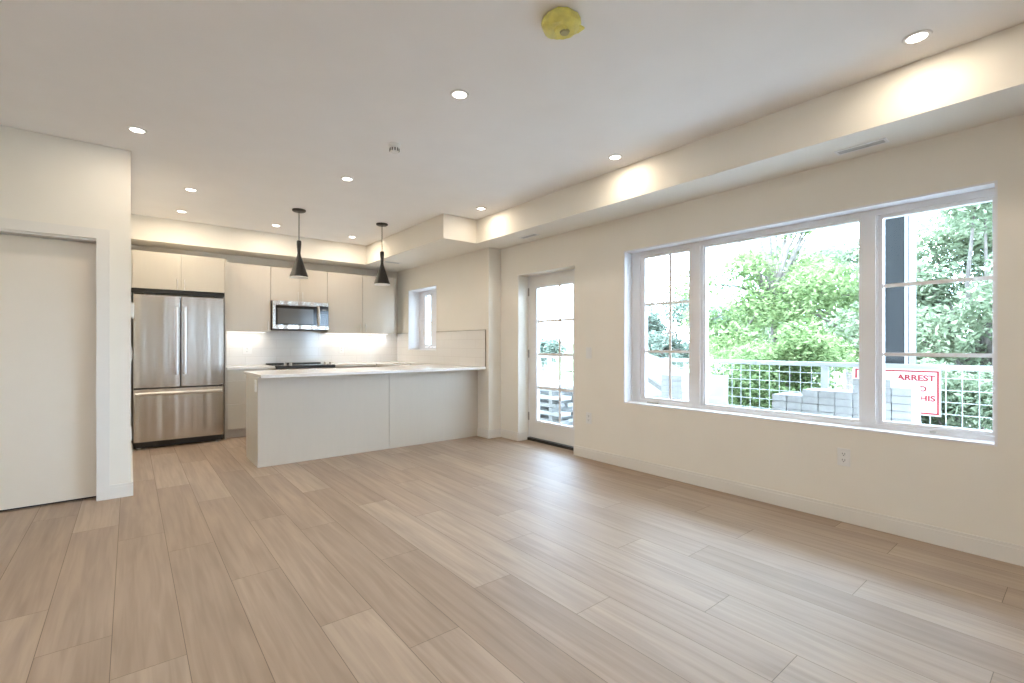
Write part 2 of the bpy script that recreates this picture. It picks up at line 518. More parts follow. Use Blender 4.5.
# glazed exterior door
XD = 3.945
d2 = thing('door_2', (XD, 4.05, 0), 'white glazed exterior door with divided panes beside the big window', 'door', kind='structure')
gy0, gy1, gz0, gz1 = 3.765, 4.383, 0.262, 1.905
b = B()
ya, yb, za, zb = 3.615, 4.533, 0.04, 2.06
b.box(XD, XD + 0.044, ya, gy0, za, zb); b.box(XD, XD + 0.044, gy1, yb, za, zb)
b.box(XD, XD + 0.044, gy0, gy1, za, gz0); b.box(XD, XD + 0.044, gy0, gy1, gz1, zb)
part('door_slab', b, M['ext_door'], d2)
b = B()
fw = 0.028
b.box(XD - 0.010, XD, gy0 - fw, gy0, gz0 - fw, gz1 + fw); b.box(XD - 0.010, XD, gy1, gy1 + fw, gz0 - fw, gz1 + fw)
b.box(XD - 0.010, XD, gy0, gy1, gz0 - fw, gz0); b.box(XD - 0.010, XD, gy0, gy1, gz1, gz1 + fw)
part('glazing_bead', b, M['white_vinyl'], d2)
part('glass_pane', B().box(XD + 0.018, XD + 0.024, gy0, gy1, gz0, gz1), M['glass'], d2)
b = B()
b.box(XD + 0.012, XD + 0.017, 3.983, 4.015, gz0, gz1)
for i in range(1, 4):
    z = gz0 + (gz1 - gz0) * i / 4
    b.box(XD + 0.0122, XD + 0.0168, gy0, gy1, z - 0.016, z + 0.016)
part('muntins', b, M['white_vinyl'], d2)
b = B()
b.box(XD - 0.0, X1, DY1 - 0.016, DY1, 0.035, DZ1); b.box(XD - 0.0, X1, DY0, DY0 + 0.016, 0.035, DZ1)
b.box(XD - 0.0, X1, DY0, DY1, DZ1 - 0.008, DZ1)
part('door_frame', b, M['white_vinyl'], d2)
part('threshold', B().box(XD - 0.03, X1, DY0 + 0.002, DY1 - 0.002, 0.0, 0.032), M['dark'], d2)
for z in (0.30, 1.09, 1.87):
    b = B().tube((XD - 0.006, 4.541, z - 0.05), (XD - 0.006, 4.541, z + 0.05), 0.009)
    part('hinge', b, M['hinge'], d2)
b = B().tube((XD - 0.014, 3.68, 0.90), (XD, 3.68, 0.90), 0.030, n=20).tube((XD - 0.05, 3.68, 0.90), (XD - 0.012, 3.68, 0.90), 0.011)
b.box(XD - 0.058, XD - 0.044, 3.668, 3.835, 0.892, 0.908, 0.004)
part('lever_handle', b, M['grey_metal'], d2, smooth=True)
b = B().tube((XD - 0.014, 3.68, 1.04), (XD, 3.68, 1.04), 0.028, n=20)
part('deadbolt', b, M['grey_metal'], d2, smooth=True)

# big triple window
w1 = thing('window_1', (3.9, 1.64, WZ0), 'large white three-part window with trees beyond, on the right wall', 'window', kind='structure')
b = B()                                     # painted drywall-return liner
t = 0.012
b.box(XW + 0.001, 3.895, WY0, WY0 + t, WZ0, WZ1); b.box(XW + 0.001, 3.895, WY1 - t, WY1, WZ0, WZ1)
b.box(XW + 0.001, 3.895, WY0 + t, WY1 - t, WZ1 - t, WZ1); b.box(XW - 0.004, 3.895, WY0 + t, WY1 - t, WZ0, WZ0 + t)
part('reveal_liner', b, M['white_vinyl'], w1)
fo, fi = 3.895, 3.985
Y = [WY0, 0.372, 0.905, 1.020, 2.150, 2.235, 2.82, WY1]
zt, zb = WZ1 - 0.055, WZ0 + 0.040
b = B()
b.box(fo, fi, WY0, WY0 + 0.02, WZ0, WZ1); b.box(fo, fi, 2.82, WY1, WZ0, WZ1)
b.box(fo, fi, WY0 + 0.02, 2.82, zt, WZ1); b.box(fo, fi, WY0 + 0.02, 2.82, WZ0, zb)
b.box(fo, fi, 0.925, 1.020, zb, zt); b.box(fo, fi, 2.165, 2.270, zb, zt)
b.box(fo - 0.012, fo, 0.935, 1.010, zb, zt); b.box(fo - 0.012, fo, 2.19, 2.262, zb, zt)
part('window_frame', b, M['white_vinyl'], w1)
def sash(y0, y1, z0, z1, wl, wr, w, x0, x1, name='sash'):
    b = B()
    b.box(x0, x1, y0, y0 + wl, z0, z1); b.box(x0, x1, y1 - wr, y1, z0, z1)
    b.box(x0, x1, y0 + wl, y1 - wr, z0, z0 + w); b.box(x0, x1, y0 + wl, y1 - wr, z1 - w, z1)
    return part(name, b, M['white_vinyl'], w1)
sash(2.271, 2.819, zb + .001, zt - .001, 0.035, 0.045, 0.022, 3.905, 3.955)
sash(0.373, 0.924, zb + .001, zt - .001, 0.012, 0.024, 0.022, 3.905, 3.955)
sash(1.021, 2.164, zb + .001, zt - .001, 0.012, 0.016, 0.014, 3.905, 3.955, 'fixed_sash')
for y0, y1 in ((2.306, 2.774), (0.385, 0.900), (1.033, 2.148)):
    part('glass_pane', B().box(3.928, 3.934, y0, y1, zb + 0.012, zt - 0.012), M['glass'], w1)
for (y0, y1, vy) in ((2.306, 2.774, 2.505), (0.385, 0.900, None)):
    b = B()
    for z in (1.594, 1.138):
        b.box(3.918, 3.926, y0, y1, z - 0.012, z + 0.012)
    if vy: b.box(3.919, 3.925, vy - 0.012, vy + 0.012, zb + .02, zt - .02)
    part('muntins', b, M['white_vinyl'], w1)
b = B().box(3.872, 3.895, 2.60, 2.73, WZ0 + 0.013, WZ0 + 0.028, 0.004); b.box(3.862, 3.874, 2.64, 2.72, WZ0 + 0.013, WZ0 + 0.022, 0.003)
part('crank_handle', b, M['grille'], w1, 'grey folded crank handle')
b = B().box(3.885, 3.904, 0.63, 0.66, zb - 0.018, zb - 0.006, 0.002)
part('sash_lock', b, M['grille'], w1, 'small grey sash lock')

# unseen window added in the rear wall to let in fill daylight
w3 = thing('window_fill', (-1.55, YMIN - 0.1, RZ0), 'white two-part window added behind the camera for fill light, outside the frame', 'window', kind='structure')
b = B()
b.box(RW0, RW0 + 0.07, YMIN - 0.16, YMIN - 0.08, RZ0, RZ1); b.box(RW1 - 0.07, RW1, YMIN - 0.16, YMIN - 0.08, RZ0, RZ1)
b.box(RW0 + 0.07, RW1 - 0.07, YMIN - 0.16, YMIN - 0.08, RZ0, RZ0 + 0.07); b.box(RW0 + 0.07, RW1 - 0.07, YMIN - 0.16, YMIN - 0.08, RZ1 - 0.07, RZ1)
b.box(-1.53, -1.47, YMIN - 0.16, YMIN - 0.08, RZ0 + 0.07, RZ1 - 0.07)
part('window_frame', b, M['white_vinyl'], w3)
for x0, x1 in ((RW0 + 0.07, -1.53), (-1.47, RW1 - 0.07)):
    part('glass_pane', B().box(x0, x1, YMIN - 0.123, YMIN - 0.117, RZ0 + 0.07, RZ1 - 0.07), M['glass'], w3)

# small kitchen window
w2 = thing('window_2', (3.8, 6.7, KZ0), 'narrow tall white window over the kitchen counter', 'window', kind='structure')
b = B()
b.box(XK - 0.003, 3.775, KY0, KY0 + t, KZ0, KZ1); b.box(XK - 0.003, 3.775, KY1 - t, KY1, KZ0, KZ1)
b.box(XK - 0.003, 3.775, KY0 + t, KY1 - t, KZ1 - t, KZ1); b.box(XK - 0.003, 3.775, KY0 + t, KY1 - t, KZ0, KZ0 + t)
part('reveal_liner', b, M['white_vinyl'], w2)
b = B()
b.box(3.775, 3.855, KY0, KY0 + 0.05, KZ0, KZ1); b.box(3.775, 3.855, KY1 - 0.05, KY1, KZ0, KZ1)
b.box(3.775, 3.855, KY0 + 0.05, KY1 - 0.05, KZ0, KZ0 + 0.05); b.box(3.775, 3.855, KY0 + 0.05, KY1 - 0.05, KZ1 - 0.05, KZ1)
part('window_frame', b, M['white_vinyl'], w2)
b = B()
sy0, sy1, sz0, sz1 = KY0 + 0.051, KY1 - 0.051, KZ0 + 0.051, KZ1 - 0.051
b.box(3.785, 3.835, sy0, sy0 + 0.05, sz0, sz1); b.box(3.785, 3.835, sy1 - 0.145, sy1, sz0, sz1); b.box(3.785, 3.835, 6.60, 6.784, sz0 + 0.04, sz1 - 0.04)
b.box(3.785, 3.835, sy0 + 0.05, sy1 - 0.145, sz0, sz0 + 0.04); b.box(3.785, 3.835, sy0 + 0.05, sy1 - 0.145, sz1 - 0.04, sz1)
part('sash', b, M['white_vinyl'], w2)
part('glass_pane', B().box(3.806, 3.812, sy0 + 0.05, 6.60, sz0 + 0.04, sz1 - 0.04), M['glass'], w2)
part('glass_pane', B().box(3.806, 3.812, 6.784, sy1 - 0.145, sz0 + 0.04, sz1 - 0.04), M['glass'], w2)
part('muntins', B().box(3.798, 3.805, 6.784, sy1 - 0.145, 1.553, 1.573), M['white_vinyl'], w2)

# ------------------------------------------------------------------ ceiling lights
LIGHT_COL = (1.0, 0.86, 0.67)
def pot_light(x, y, label, energy=POT):
    t = thing('recessed_light', (x, y, CEIL), label, 'ceiling light', 'recessed ceiling lights')
    part('trim_ring', B().lathe([(0.040, -0.001), (0.043, -0.007), (0.056, -0.006), (0.060, 0.0)], (x, y, CEIL), 36), M['white_plastic'], t, smooth=True)
    part('lens', B().lathe([(0.0, -0.003), (0.041, -0.003)], (x, y, CEIL), 36), M['lens'], t)
    ld = bpy.data.lights.new('recessed_light_lamp', 'AREA')
    ld.shape = 'DISK'; ld.size = 0.085; ld.energy = energy; ld.color = LIGHT_COL
    ld.spread = math.radians(180)
    lo = bpy.data.objects.new('lamp', ld); COL.objects.link(lo)
    lo.location = (0, 0, -0.0085); lo.parent = t
    return t
POTS = [
    (0.04, 4.33, 'round recessed ceiling light nearest the top of the left door wall'),
    (1.58, 2.47, 'round recessed ceiling light alone in the middle of the living room ceiling'),
    (3.07, 0.57, 'round recessed ceiling light nearest the camera, above the big window bulkhead'),
    (3.10, 2.49, 'round recessed ceiling light close to the bulkhead, second from the camera'),
    (1.57, 4.38, 'round recessed ceiling light between the small sensor and the left pendant'),
    (3.09, 4.38, 'round recessed ceiling light tucked in the bulkhead corner near the glazed door'),
    (0.47, 5.66, 'round recessed ceiling light of the kitchen, the nearer of two above the fridge'),
    (0.464, 6.65, 'round recessed ceiling light directly in front of the fridge cabinet'),
    (1.467, 6.66, 'round recessed ceiling light left of the left pendant canopy, before the bulkhead'),
    (2.467, 6.69, 'round recessed ceiling light between the two pendants, before the back bulkhead'),
    (0.04, 2.47, 'recessed ceiling light above the camera, outside the frame'),
    (1.58, 0.57, 'recessed ceiling light above the camera at right, outside the frame'),
    (0.04, 0.57, 'recessed ceiling light straight above the camera, outside the frame'),
    (-1.50, 2.47, 'recessed ceiling light left of the camera, outside the frame'),
    (-1.50, 0.57, 'recessed ceiling light at the far left, outside the frame'),
    (0.04, -1.35, 'recessed ceiling light behind the camera, outside the frame'),
    (1.58, -1.35, 'recessed ceiling light behind the camera at right, outside the frame'),
    (3.07, -1.35, 'recessed ceiling light behind the camera beside the bulkhead, outside the frame'),
]
for p in POTS: pot_light(*p, POT_KITCHEN if (p[1] > 4.0 and 0.3 < p[0] < 2.9) or (p[0] < 0.3 and p[1] < 4) else (3.3 if p[0] < 0.3 else POT))

# pendants over the peninsula
def pendant(x, y, top, base, label):
    t = thing('pendant_light', (x, y, CEIL), label, 'pendant light', 'black cone pendants')
    part('canopy', B().lathe([(0, -0.022), (0.060, -0.022), (0.072, -0.014), (0.074, 0.0)], (x, y, CEIL), 36), M['black_metal'], t, smooth=True)
    part('cord', B().tube((x, y, top - 0.01), (x, y, CEIL - 0.02), 0.0045, n=8), M['black_metal'], t)
    h = top - base
    prof = [(0.0, h), (0.021, h), (0.025, h - 0.012), (0.0245, h - 0.05), (0.017, h - 0.145), (0.022, h - 0.175), (0.101, 0.0)]
    sh = part('shade', B().lathe(prof, (x, y, base), 40), M['black_metal'], t, smooth=True)
    part('shade_lining', B().lathe([(0.0205, h - 0.18), (0.099, 0.002), (0.1015, -0.006), (0.099, -0.010), (0.095, -0.004), (0.018, h - 0.19), (0, h - 0.19)], (x, y, base), 40), M['shade_white'], sh, 'pale inner lining and rim', smooth=True)
    part('bulb', B().lathe([(0, 0.045), (0.02, 0.05), (0.03, 0.075), (0.028, 0.10), (0.014, 0.135), (0.012, 0.16), (0, 0.16)], (x, y, base), 20), M['shade_white'], sh, smooth=True)
    return t
pendant(1.504, 5.74, 2.392, 1.978, 'black cone pendant lamp over the left half of the peninsula')
pendant(2.503, 5.74, 2.392, 1.976, 'black cone pendant lamp over the right half of the peninsula')

# smoke detector wrapped in yellow, small sensor, vents
t = thing('smoke_detector', (1.592, 1.60, CEIL), 'smoke detector under a yellow dust cover on the ceiling near the camera', 'smoke detector')
part('base_plate', B().lathe([(0, -0.012), (0.062, -0.012), (0.066, 0.0)], (1.592, 1.60, CEIL), 32), M['white_plastic'], t, smooth=True)
rnd = random.Random(3)
b = B()
n = 28
rings = []
for r, z in ((0.086, -0.003), (0.094, -0.020), (0.088, -0.040), (0.068, -0.052), (0.034, -0.050), (0.031, -0.060), (0.0, -0.060)):
    if r == 0:
        rings.append([b.bm.verts.new((1.592, 1.60, CEIL + z))])
    else:
        rings.append([b.bm.verts.new((1.592 + (r + rnd.uniform(-.004, .004)) * math.cos(2 * math.pi * i / n), 1.60 + (r + rnd.uniform(-.004, .004)) * math.sin(2 * math.pi * i / n), CEIL + z + rnd.uniform(-.002, .002))) for i in range(n)])
for a, c in zip(rings, rings[1:]):
    for i in range(n):
        j = (i + 1) % n
        if len(c) == 1: b.bm.faces.new((a[i], a[j], c[0]))
        else: b.bm.faces.new((a[i], a[j], c[j], c[i]))
cov = part('dust_cover', b, M['yellow'], t, 'crinkled yellow plastic cover', smooth=True)
part('pull_tab', B().box(1.640, 1.685, 1.535, 1.580, CEIL - 0.040, CEIL - 0.030, 0.002), M['yellow'], cov)
part('test_button', B().lathe([(0, -0.066), (0.020, -0.066), (0.024, -0.058)], (1.605, 1.59, CEIL), 20), mat('dull_yellow', (0.42, 0.38, 0.16), 0.5), cov)

t = thing('ceiling_sensor', (1.588, 3.41, CEIL), 'small white cylindrical sensor with dark slots on the living room ceiling', 'sensor')
part('sensor_base', B().lathe([(0, -0.014), (0.040, -0.014), (0.046, -0.008), (0.047, 0)], (1.588, 3.41, CEIL), 28), M['white_plastic'], t, smooth=True)
part('sensor_head', B().lathe([(0, -0.062), (0.025, -0.062), (0.033, -0.055), (0.034, -0.0145)], (1.588, 3.41, CEIL), 28), M['white_plastic'], t, smooth=True)
b = B()
for i in range(10):
    a = 2 * math.pi * i / 10
    cx, cy = 1.588 + 0.0335 * math.cos(a), 3.41 + 0.0335 * math.sin(a)
    b.tube((cx, cy, CEIL - 0.052), (cx, cy, CEIL - 0.030), 0.0055, n=6)
part('sensor_slots', b, mat('slot_grey', (0.12, 0.115, 0.11), 0.6), t, 'dark grey slots')

def vent(x, y, lx, ly, label):
    t = thing('air_vent', (x, y, SOF), label, 'air vent', 'slot vents under the bulkhead')
    b = B()
    f = 0.014
    b.box(x - lx / 2, x + lx / 2, y - ly / 2, y - ly / 2 + f, SOF - 0.005, SOF); b.box(x - lx / 2, x + lx / 2, y + ly / 2 - f, y + ly / 2, SOF - 0.005, SOF)
    b.box(x - lx / 2, x - lx / 2 + f, y - ly / 2 + f, y + ly / 2 - f, SOF - 0.005, SOF); b.box(x + lx / 2 - f, x + lx / 2, y - ly / 2 + f, y + ly / 2 - f, SOF - 0.005, SOF)
    part('vent_frame', b, M['white_plastic'], t)
    part('vent_core', B().box(x - lx / 2 + f, x + lx / 2 - f, y - ly / 2 + f, y + ly / 2 - f, SOF - 0.0012, SOF), mat('vent_shadow', (0.10, 0.10, 0.10), 0.8), t)
    b = B()
    if ly >= lx:
        k = 4
        for i in range(k):
            xx = x - lx / 2 + f + (lx - 2 * f) * (i + 0.5) / k
            b.box(xx - 0.0045, xx + 0.0045, y - ly / 2 + f, y + ly / 2 - f, SOF - 0.0045, SOF - 0.0015)
    else:
        k = 4
        for i in range(k):
            yy = y - ly / 2 + f + (ly - 2 * f) * (i + 0.5) / k
            b.box(x - lx / 2 + f, x + lx / 2 - f, yy - 0.0045, yy + 0.0045, SOF - 0.0045, SOF - 0.0015)
    part('vent_slats', b, M['grille'], t)
vent(3.592, 0.94, 0.085, 0.27, 'slot air vent under the bulkhead above the right end of the big window')
vent(3.568, 4.11, 0.085, 0.27, 'slot air vent under the bulkhead in front of the glazed door')
vent(3.09, 6.72, 0.26, 0.085, 'slot air vent under the kitchen bulkhead, just behind the right pendant')

# ------------------------------------------------------------------ wall plates
def plate(axis, face, u, z, w, h, label, kind, cat, thick=0.006, group=None):
    """axis 'x-': plate on a wall whose face looks to -X; 'x+': to +X; 'y-': to -Y"""
    def bx(u0, u1, z0, z1, d0, d1, bev=0.0):
        if axis == 'x-': return (face - d1, face - d0, u0, u1, z0, z1, bev)
        if axis == 'x+': return (face + d0, face + d1, u0, u1, z0, z1, bev)
        return (u0, u1, face - d1, face - d0, z0, z1, bev)
    loc = {'x-': (face, u, z), 'x+': (face, u, z), 'y-': (u, face, z)}[axis]
    nm = {'outlet': 'power_outlet', 'switch': 'light_switch', 'thermostat': 'thermostat'}[kind]
    t = thing(nm, loc, label, cat, group)
    part('cover_plate', B().box(*bx(u - w / 2, u + w / 2, z - h / 2, z + h / 2, 0, thick, 0.0015)), M['white_plastic'], t)
    if kind == 'outlet':
        for s in (-1, 1):
            zz = z + s * 0.021
            sk = part('socket', B().box(*bx(u - 0.017, u + 0.017, zz - 0.015, zz + 0.015, thick, thick + 0.0015)), M['white_plastic'], t)
            b = B()
            b.box(*bx(u - 0.0085, u - 0.0055, zz - 0.002, zz + 0.008, thick + 0.0015, thick + 0.0018))
            b.box(*bx(u + 0.0055, u + 0.0085, zz - 0.002, zz + 0.008, thick + 0.0015, thick + 0.0018))
            b.box(*bx(u - 0.003, u + 0.003, zz - 0.011, zz - 0.006, thick + 0.0015, thick + 0.0018))
            part('slots', b, M['dark'], sk)
    elif kind == 'switch':
        part('rocker', B().box(*bx(u - 0.016, u + 0.016, z - 0.033, z + 0.033, thick, thick + 0.004, 0.001)), M['white_plastic'], t)
    else:
        part('display', B().box(*bx(u - 0.03, u + 0.03, z - 0.02, z + 0.03, thick, thick + 0.001)), M['grille'], t)
    return t
plate('x-', XW, 1.084, 0.438, 0.075, 0.118, 'white power outlet low under the big window', 'outlet', 'power outlet')
plate('x-', XW, 3.38, 0.428, 0.075, 0.118, 'white power outlet low between glazed door and big window', 'outlet', 'power outlet')
plate('x-', XW, 3.38, 1.115, 0.075, 0.118, 'white light switch on the wall right of the glazed door', 'switch', 'light switch')
plate('x+', XC, 5.25, 1.50, 0.12, 0.13, 'white thermostat seen edge-on at the left wall end before the fridge', 'thermostat', 'thermostat', 0.022)
plate('x+', XC, 5.30, 1.12, 0.075, 0.118, 'white light switch edge-on below the thermostat', 'switch', 'light switch', 0.008)
plate('x+', XC, 5.30, 0.43, 0.075, 0.118, 'white power outlet edge-on low on the left wall end', 'outlet', 'power outlet', 0.006)

# ------------------------------------------------------------------ kitchen: fridge and its cabinet
FX0, FX1, FY = 0.028, 0.912, 6.86
t = thing('refrigerator', (0.47, 7.2, 0), 'stainless steel french-door refrigerator with bottom freezer drawer at kitchen left', 'refrigerator')
part('body', B().box(FX0 + 0.004, FX1 - 0.004, FY + 0.075, 7.52, 0.05, 1.765), mat('fridge_side_grey', (0.10, 0.098, 0.095), 0.5), t, 'dark grey body')
zs = 0.700
for x0, x1, hx in ((FX0, 0.4655, 0.430), (0.4745, FX1, 0.510)):
    d = part('door', B().box(x0, x1, FY, FY + 0.07, zs + 0.006, 1.780, 0.006), M['steel'], t)
    b = B().tube((hx, FY - 0.045, 0.85), (hx, FY - 0.045, 1.655), 0.016, n=14)
    for z in (0.89, 1.615): b.tube((hx, FY - 0.045, z), (hx, FY + 0.002, z), 0.008)
    part('handle', b, M['grey_metal'], d, 'bright vertical bar handle', smooth=True)
d = part('freezer_drawer', B().box(FX0, FX1, FY, FY + 0.07, 0.085, zs - 0.010, 0.006), M['steel'], t)
b = B().tube((FX0 + 0.015, FY - 0.045, 0.640), (FX1 - 0.025, FY - 0.045, 0.640), 0.016, n=14)
for x in (FX0 + 0.07, FX1 - 0.08): b.tube((x, FY - 0.045, 0.640), (x, FY + 0.002, 0.640), 0.008)
part('handle', b, M['grey_metal'], d, 'bright horizontal bar handle', smooth=True)
part('base_grille', B().box(FX0 + 0.01, FX1 - 0.01, FY + 0.03, FY + 0.09, 0.018, 0.080), M['dark'], t, 'black base grille')
for x in (FX0 + 0.05, FX1 - 0.05):
    part('foot', B().tube((x, FY + 0.055, 0), (x, FY + 0.055, 0.03), 0.022), M['hinge'], t)
    part('hinge_cap', B().box(x - 0.045, x + 0.045, FY + 0.012, FY + 0.14, 1.780, 1.800, 0.003), M['dark'], t)

YF = 6.97
t = thing('fridge_cabinet', (0.48, 7.27, 0), 'pale two-door cabinet boxed in above the refrigerator with tall side panel', 'cabinet')
part('cabinet_body', B().box(0.012, 0.936, YF + 0.02, YB - 0.002, 1.862, 2.298), M['carcass'], t)
part('side_panel', B().box(0.938, 0.957, YF, YB - 0.002, 0.0005, 2.300), M['cabinet_light'], t)
part('filler_strip', B().box(0.010, 0.022, YF, YF + 0.019, 1.862, 2.300), M['cabinet_light'], t)
part('inner_shadow_panel', B().box(0.010, 0.936, YF + 0.021, YF + 0.032, 1.805, 1.861), M['dark'], t, 'black gap strip above the fridge')
for x0, x1, hx in ((0.024, 0.4775, 0.441), (0.4805, 0.936, 0.512)):
    d = part('door', B().box(x0, x1, YF, YF + 0.019, 1.862, 2.296, 0.0015), M['cabinet_light'], t)
    b = B().tube((hx, YF - 0.028, 1.868), (hx, YF - 0.028, 1.992), 0.0055)
    for z in (1.885, 1.975): b.tube((hx, YF - 0.028, z), (hx, YF, z), 0.004)
    part('handle', b, M['grey_metal'], d, smooth=True)

# uppers
YU = 7.25
UZ0, UZ1 = 1.391, 2.295
def upper(x0, x1, z0, z1, doors, label, group='taupe upper cabinets'):
    t = thing('upper_cabinet', ((x0 + x1) / 2, 7.4, z0), label, 'cabinet', group)
    part('cabinet_body', B().box(x0 + 0.001, x1 - 0.001, YU + 0.02, YB - 0.002, z0, z1), M['carcass'], t)
    for a, c, hx in doors:
        d = part('door', B().box(a + 0.0015, c - 0.0015, YU, YU + 0.019, z0 - 0.004, z1, 0.0015), M['cabinet'], t)
        b = B().tube((hx, YU - 0.028, z0 + 0.012), (hx, YU - 0.028, z0 + 0.137), 0.0055)
        for z in (z0 + 0.03, z0 + 0.119): b.tube((hx, YU - 0.028, z), (hx, YU, z), 0.004)
        part('handle', b, M['grey_metal'], d, smooth=True)
    return t
upper(0.960, 1.527, UZ0, UZ1, [(0.960, 1.527, 1.49)], 'taupe single-door upper cabinet between fridge and microwave')
upper(1.529, 2.298, 1.826, UZ1, [(1.529, 1.913, 1.882), (1.913, 2.298, 1.944)], 'short two-door taupe upper cabinet directly above the microwave')
upper(2.300, 2.840, UZ0, UZ1, [(2.300, 2.840, 2.80)], 'taupe upper cabinet just right of the microwave')
upper(2.842, 3.375, UZ0, UZ1, [(2.842, 3.375, 2.88)], 'taupe upper cabinet at the right end of the row, behind the right pendant')
# under-cabinet LED strips
def led(x0, x1, label, e):
    t = thing('under_cabinet_light', ((x0 + x1) / 2, YB - 0.12, UZ0), label, 'light strip', 'under-cabinet light strips')
    part('housing', B().box(x0, x1, YB - 0.14, YB - 0.10, UZ0 - 0.012, UZ0), M['white_plastic'], t)
    part('diffuser', B().box(x0 + 0.005, x1 - 0.005, YB - 0.137, YB - 0.103, UZ0 - 0.014, UZ0 - 0.012), M['led_lens'], t)
    ld = bpy.data.lights.new('under_cabinet_lamp', 'AREA')
    ld.shape = 'RECTANGLE'; ld.size = x1 - x0 - 0.02; ld.size_y = 0.03; ld.energy = e; ld.color = (1.0, 0.93, 0.84)
    lo = bpy.data.objects.new('lamp', ld); COL.objects.link(lo); lo.parent = t
    lo.location = (0, 0, -0.0165)
led(1.00, 1.50, 'thin light strip under the cabinet beside the fridge', LED)
led(2.33, 3.35, 'thin light strip under the cabinets right of the microwave', LED * 2)

# microwave
MX0, MX1, MY, MZ0, MZ1 = 1.533, 2.292, 7.17, 1.412, 1.822
t = thing('microwave', ((MX0 + MX1) / 2, 7.38, MZ0), 'stainless over-the-range microwave with dark glass door', 'microwave')
part('body', B().box(MX0 + 0.004, MX1 - 0.004, MY + 0.04, YB - 0.002, MZ0, MZ1), mat('microwave_case', (0.06, 0.055, 0.05), 0.45), t, 'dark case')
part('top_panel', B().box(MX0, MX1, MY - 0.002, MY + 0.039, 1.768, MZ1 - 0.001, 0.004), M['steel'], t)
d = part('door', B().box(MX0, 2.163, MY, MY + 0.039, MZ0 + 0.012, 1.766, 0.004), M['steel'], t)
part('door_glass', B().box(MX0 + 0.040, 2.128, MY - 0.003, MY + 0.001, 1.484, 1.758), M['black_glass'], d, 'black glass door panel')
part('door_window', B().box(MX0 + 0.062, 2.075, MY - 0.0038, MY - 0.0028, 1.497, 1.715), mat('window_screen_grey', (0.10, 0.10, 0.098), 0.15, spec=0.8), d, 'grey see-through window')
b = B()
for i in range(8):
    a0, a1 = i / 8, (i + 1) / 8
    f = lambda a: (2.146, MY - 0.014 - 0.034 * math.sin(math.pi * a), 1.478 + 0.282 * a)
    b.tube(f(a0), f(a1), 0.0125, n=12)
part('handle', b, M['grey_metal'], d, 'curved bright handle', smooth=True)
cp = part('control_panel', B().box(2.166, MX1, MY - 0.001, MY + 0.039, 1.482, 1.766, 0.002), M['black_glass'], t, 'black control panel')
part('display', B().box(2.20, 2.26, MY - 0.002, MY - 0.001, 1.706, 1.722), mat('pale_display', (0.35, 0.36, 0.36), 0.4), cp)
b = B()
for r in range(6):
    for c in range(3):
        b.box(2.188 + c * 0.032, 2.208 + c * 0.032, MY - 0.0017, MY - 0.001, 1.505 + r * 0.030, 1.519 + r * 0.030)
part('key_marks', b, mat('key_grey', (0.05, 0.05, 0.05), 0.3), cp)
part('lower_panel', B().box(2.166, MX1, MY - 0.001, MY + 0.039, MZ0 + 0.012, 1.480, 0.003), M['steel'], t)

# base run: drawers left of the range, range, right cabinet
def base_cab(x0, x1, label, fronts, facing='y-', y0=YF, m=None):
    m = m or M['cabinet_light']
    t = thing('base_cabinet', ((x0 + x1) / 2, 7.27, 0), label, 'cabinet', 'kitchen base cabinets')
    part('cabinet_body', B().box(x0, x1, y0 + 0.02, YB - 0.002, 0.105, 0.882), M['carcass'], t)
    part('toe_kick', B().box(x0, x1, y0 + 0.075, y0 + 0.09, 0.0005, 0.104), M['cabinet'], t)
    for z0, z1 in fronts:
        part('drawer_front', B().box(x0 + 0.002, x1 - 0.002, y0, y0 + 0.019, z0, z1, 0.0015), m, t)
    return t
base_cab(0.960, 1.522, 'pale three-drawer base cabinet between fridge and range', [(0.118, 0.436), (0.440, 0.737), (0.741, 0.876)])
base_cab(2.304, 2.940, 'pale base cabinet right of the range, behind the peninsula', [(0.118, 0.737), (0.741, 0.876)])

RX0, RX1, RY = 1.526, 2.300, 6.89
t = thing('range', (1.913, 7.22, 0), 'black and steel slide-in range just showing above the peninsula counter', 'range')
part('body', B().box(RX0 + 0.002, RX1 - 0.002, RY + 0.05, 7.55, 0.0005, 0.900), M['steel'], t)
part('cooktop_glass', B().box(RX0 - 0.008, RX1 + 0.008, RY + 0.062, 7.555, 0.915, 0.921), M['black_glass'], t)
part('front_trim', B().box(RX0, RX1, RY + 0.004, RY + 0.061, 0.880, 0.917, 0.003), M['dark'], t, 'black front lip')
part('control_panel', B().box(RX0, RX1, RY, RY + 0.049, 0.78, 0.879, 0.004), M['steel'], t)
part('back_trim', B().box(RX0, RX1 - 0.02, 7.50, 7.555, 0.922, 0.936, 0.003), M['dark'], t, 'black vent trim at the back')
dd = part('oven_door', B().box(RX0, RX1, RY, RY + 0.049, 0.20, 0.775, 0.004), M['steel'], t)
part('oven_window', B().box(RX0 + 0.10, RX1 - 0.10, RY - 0.002, RY, 0.32, 0.62), M['black_glass'], dd)
b = B().tube((RX0 + 0.05, RY - 0.05, 0.72), (RX1 - 0.05, RY - 0.05, 0.72), 0.012)
for x in (RX0 + 0.09, RX1 - 0.09): b.tube((x, RY - 0.05, 0.72), (x, RY, 0.72), 0.008)
part('oven_handle', b, M['grey_metal'], dd, smooth=True)
part('storage_drawer', B().box(RX0, RX1, RY, RY + 0.049, 0.03, 0.195, 0.004), M['steel'], t)
for x in (1.636, 1.704, 2.164, 2.236):
    b = B().tube((x, RY + 0.03, 0.918), (x, RY + 0.022, 0.962), 0.019, 0.017, n=18)
    part('knob', b, M['grey_metal'], t, smooth=True)

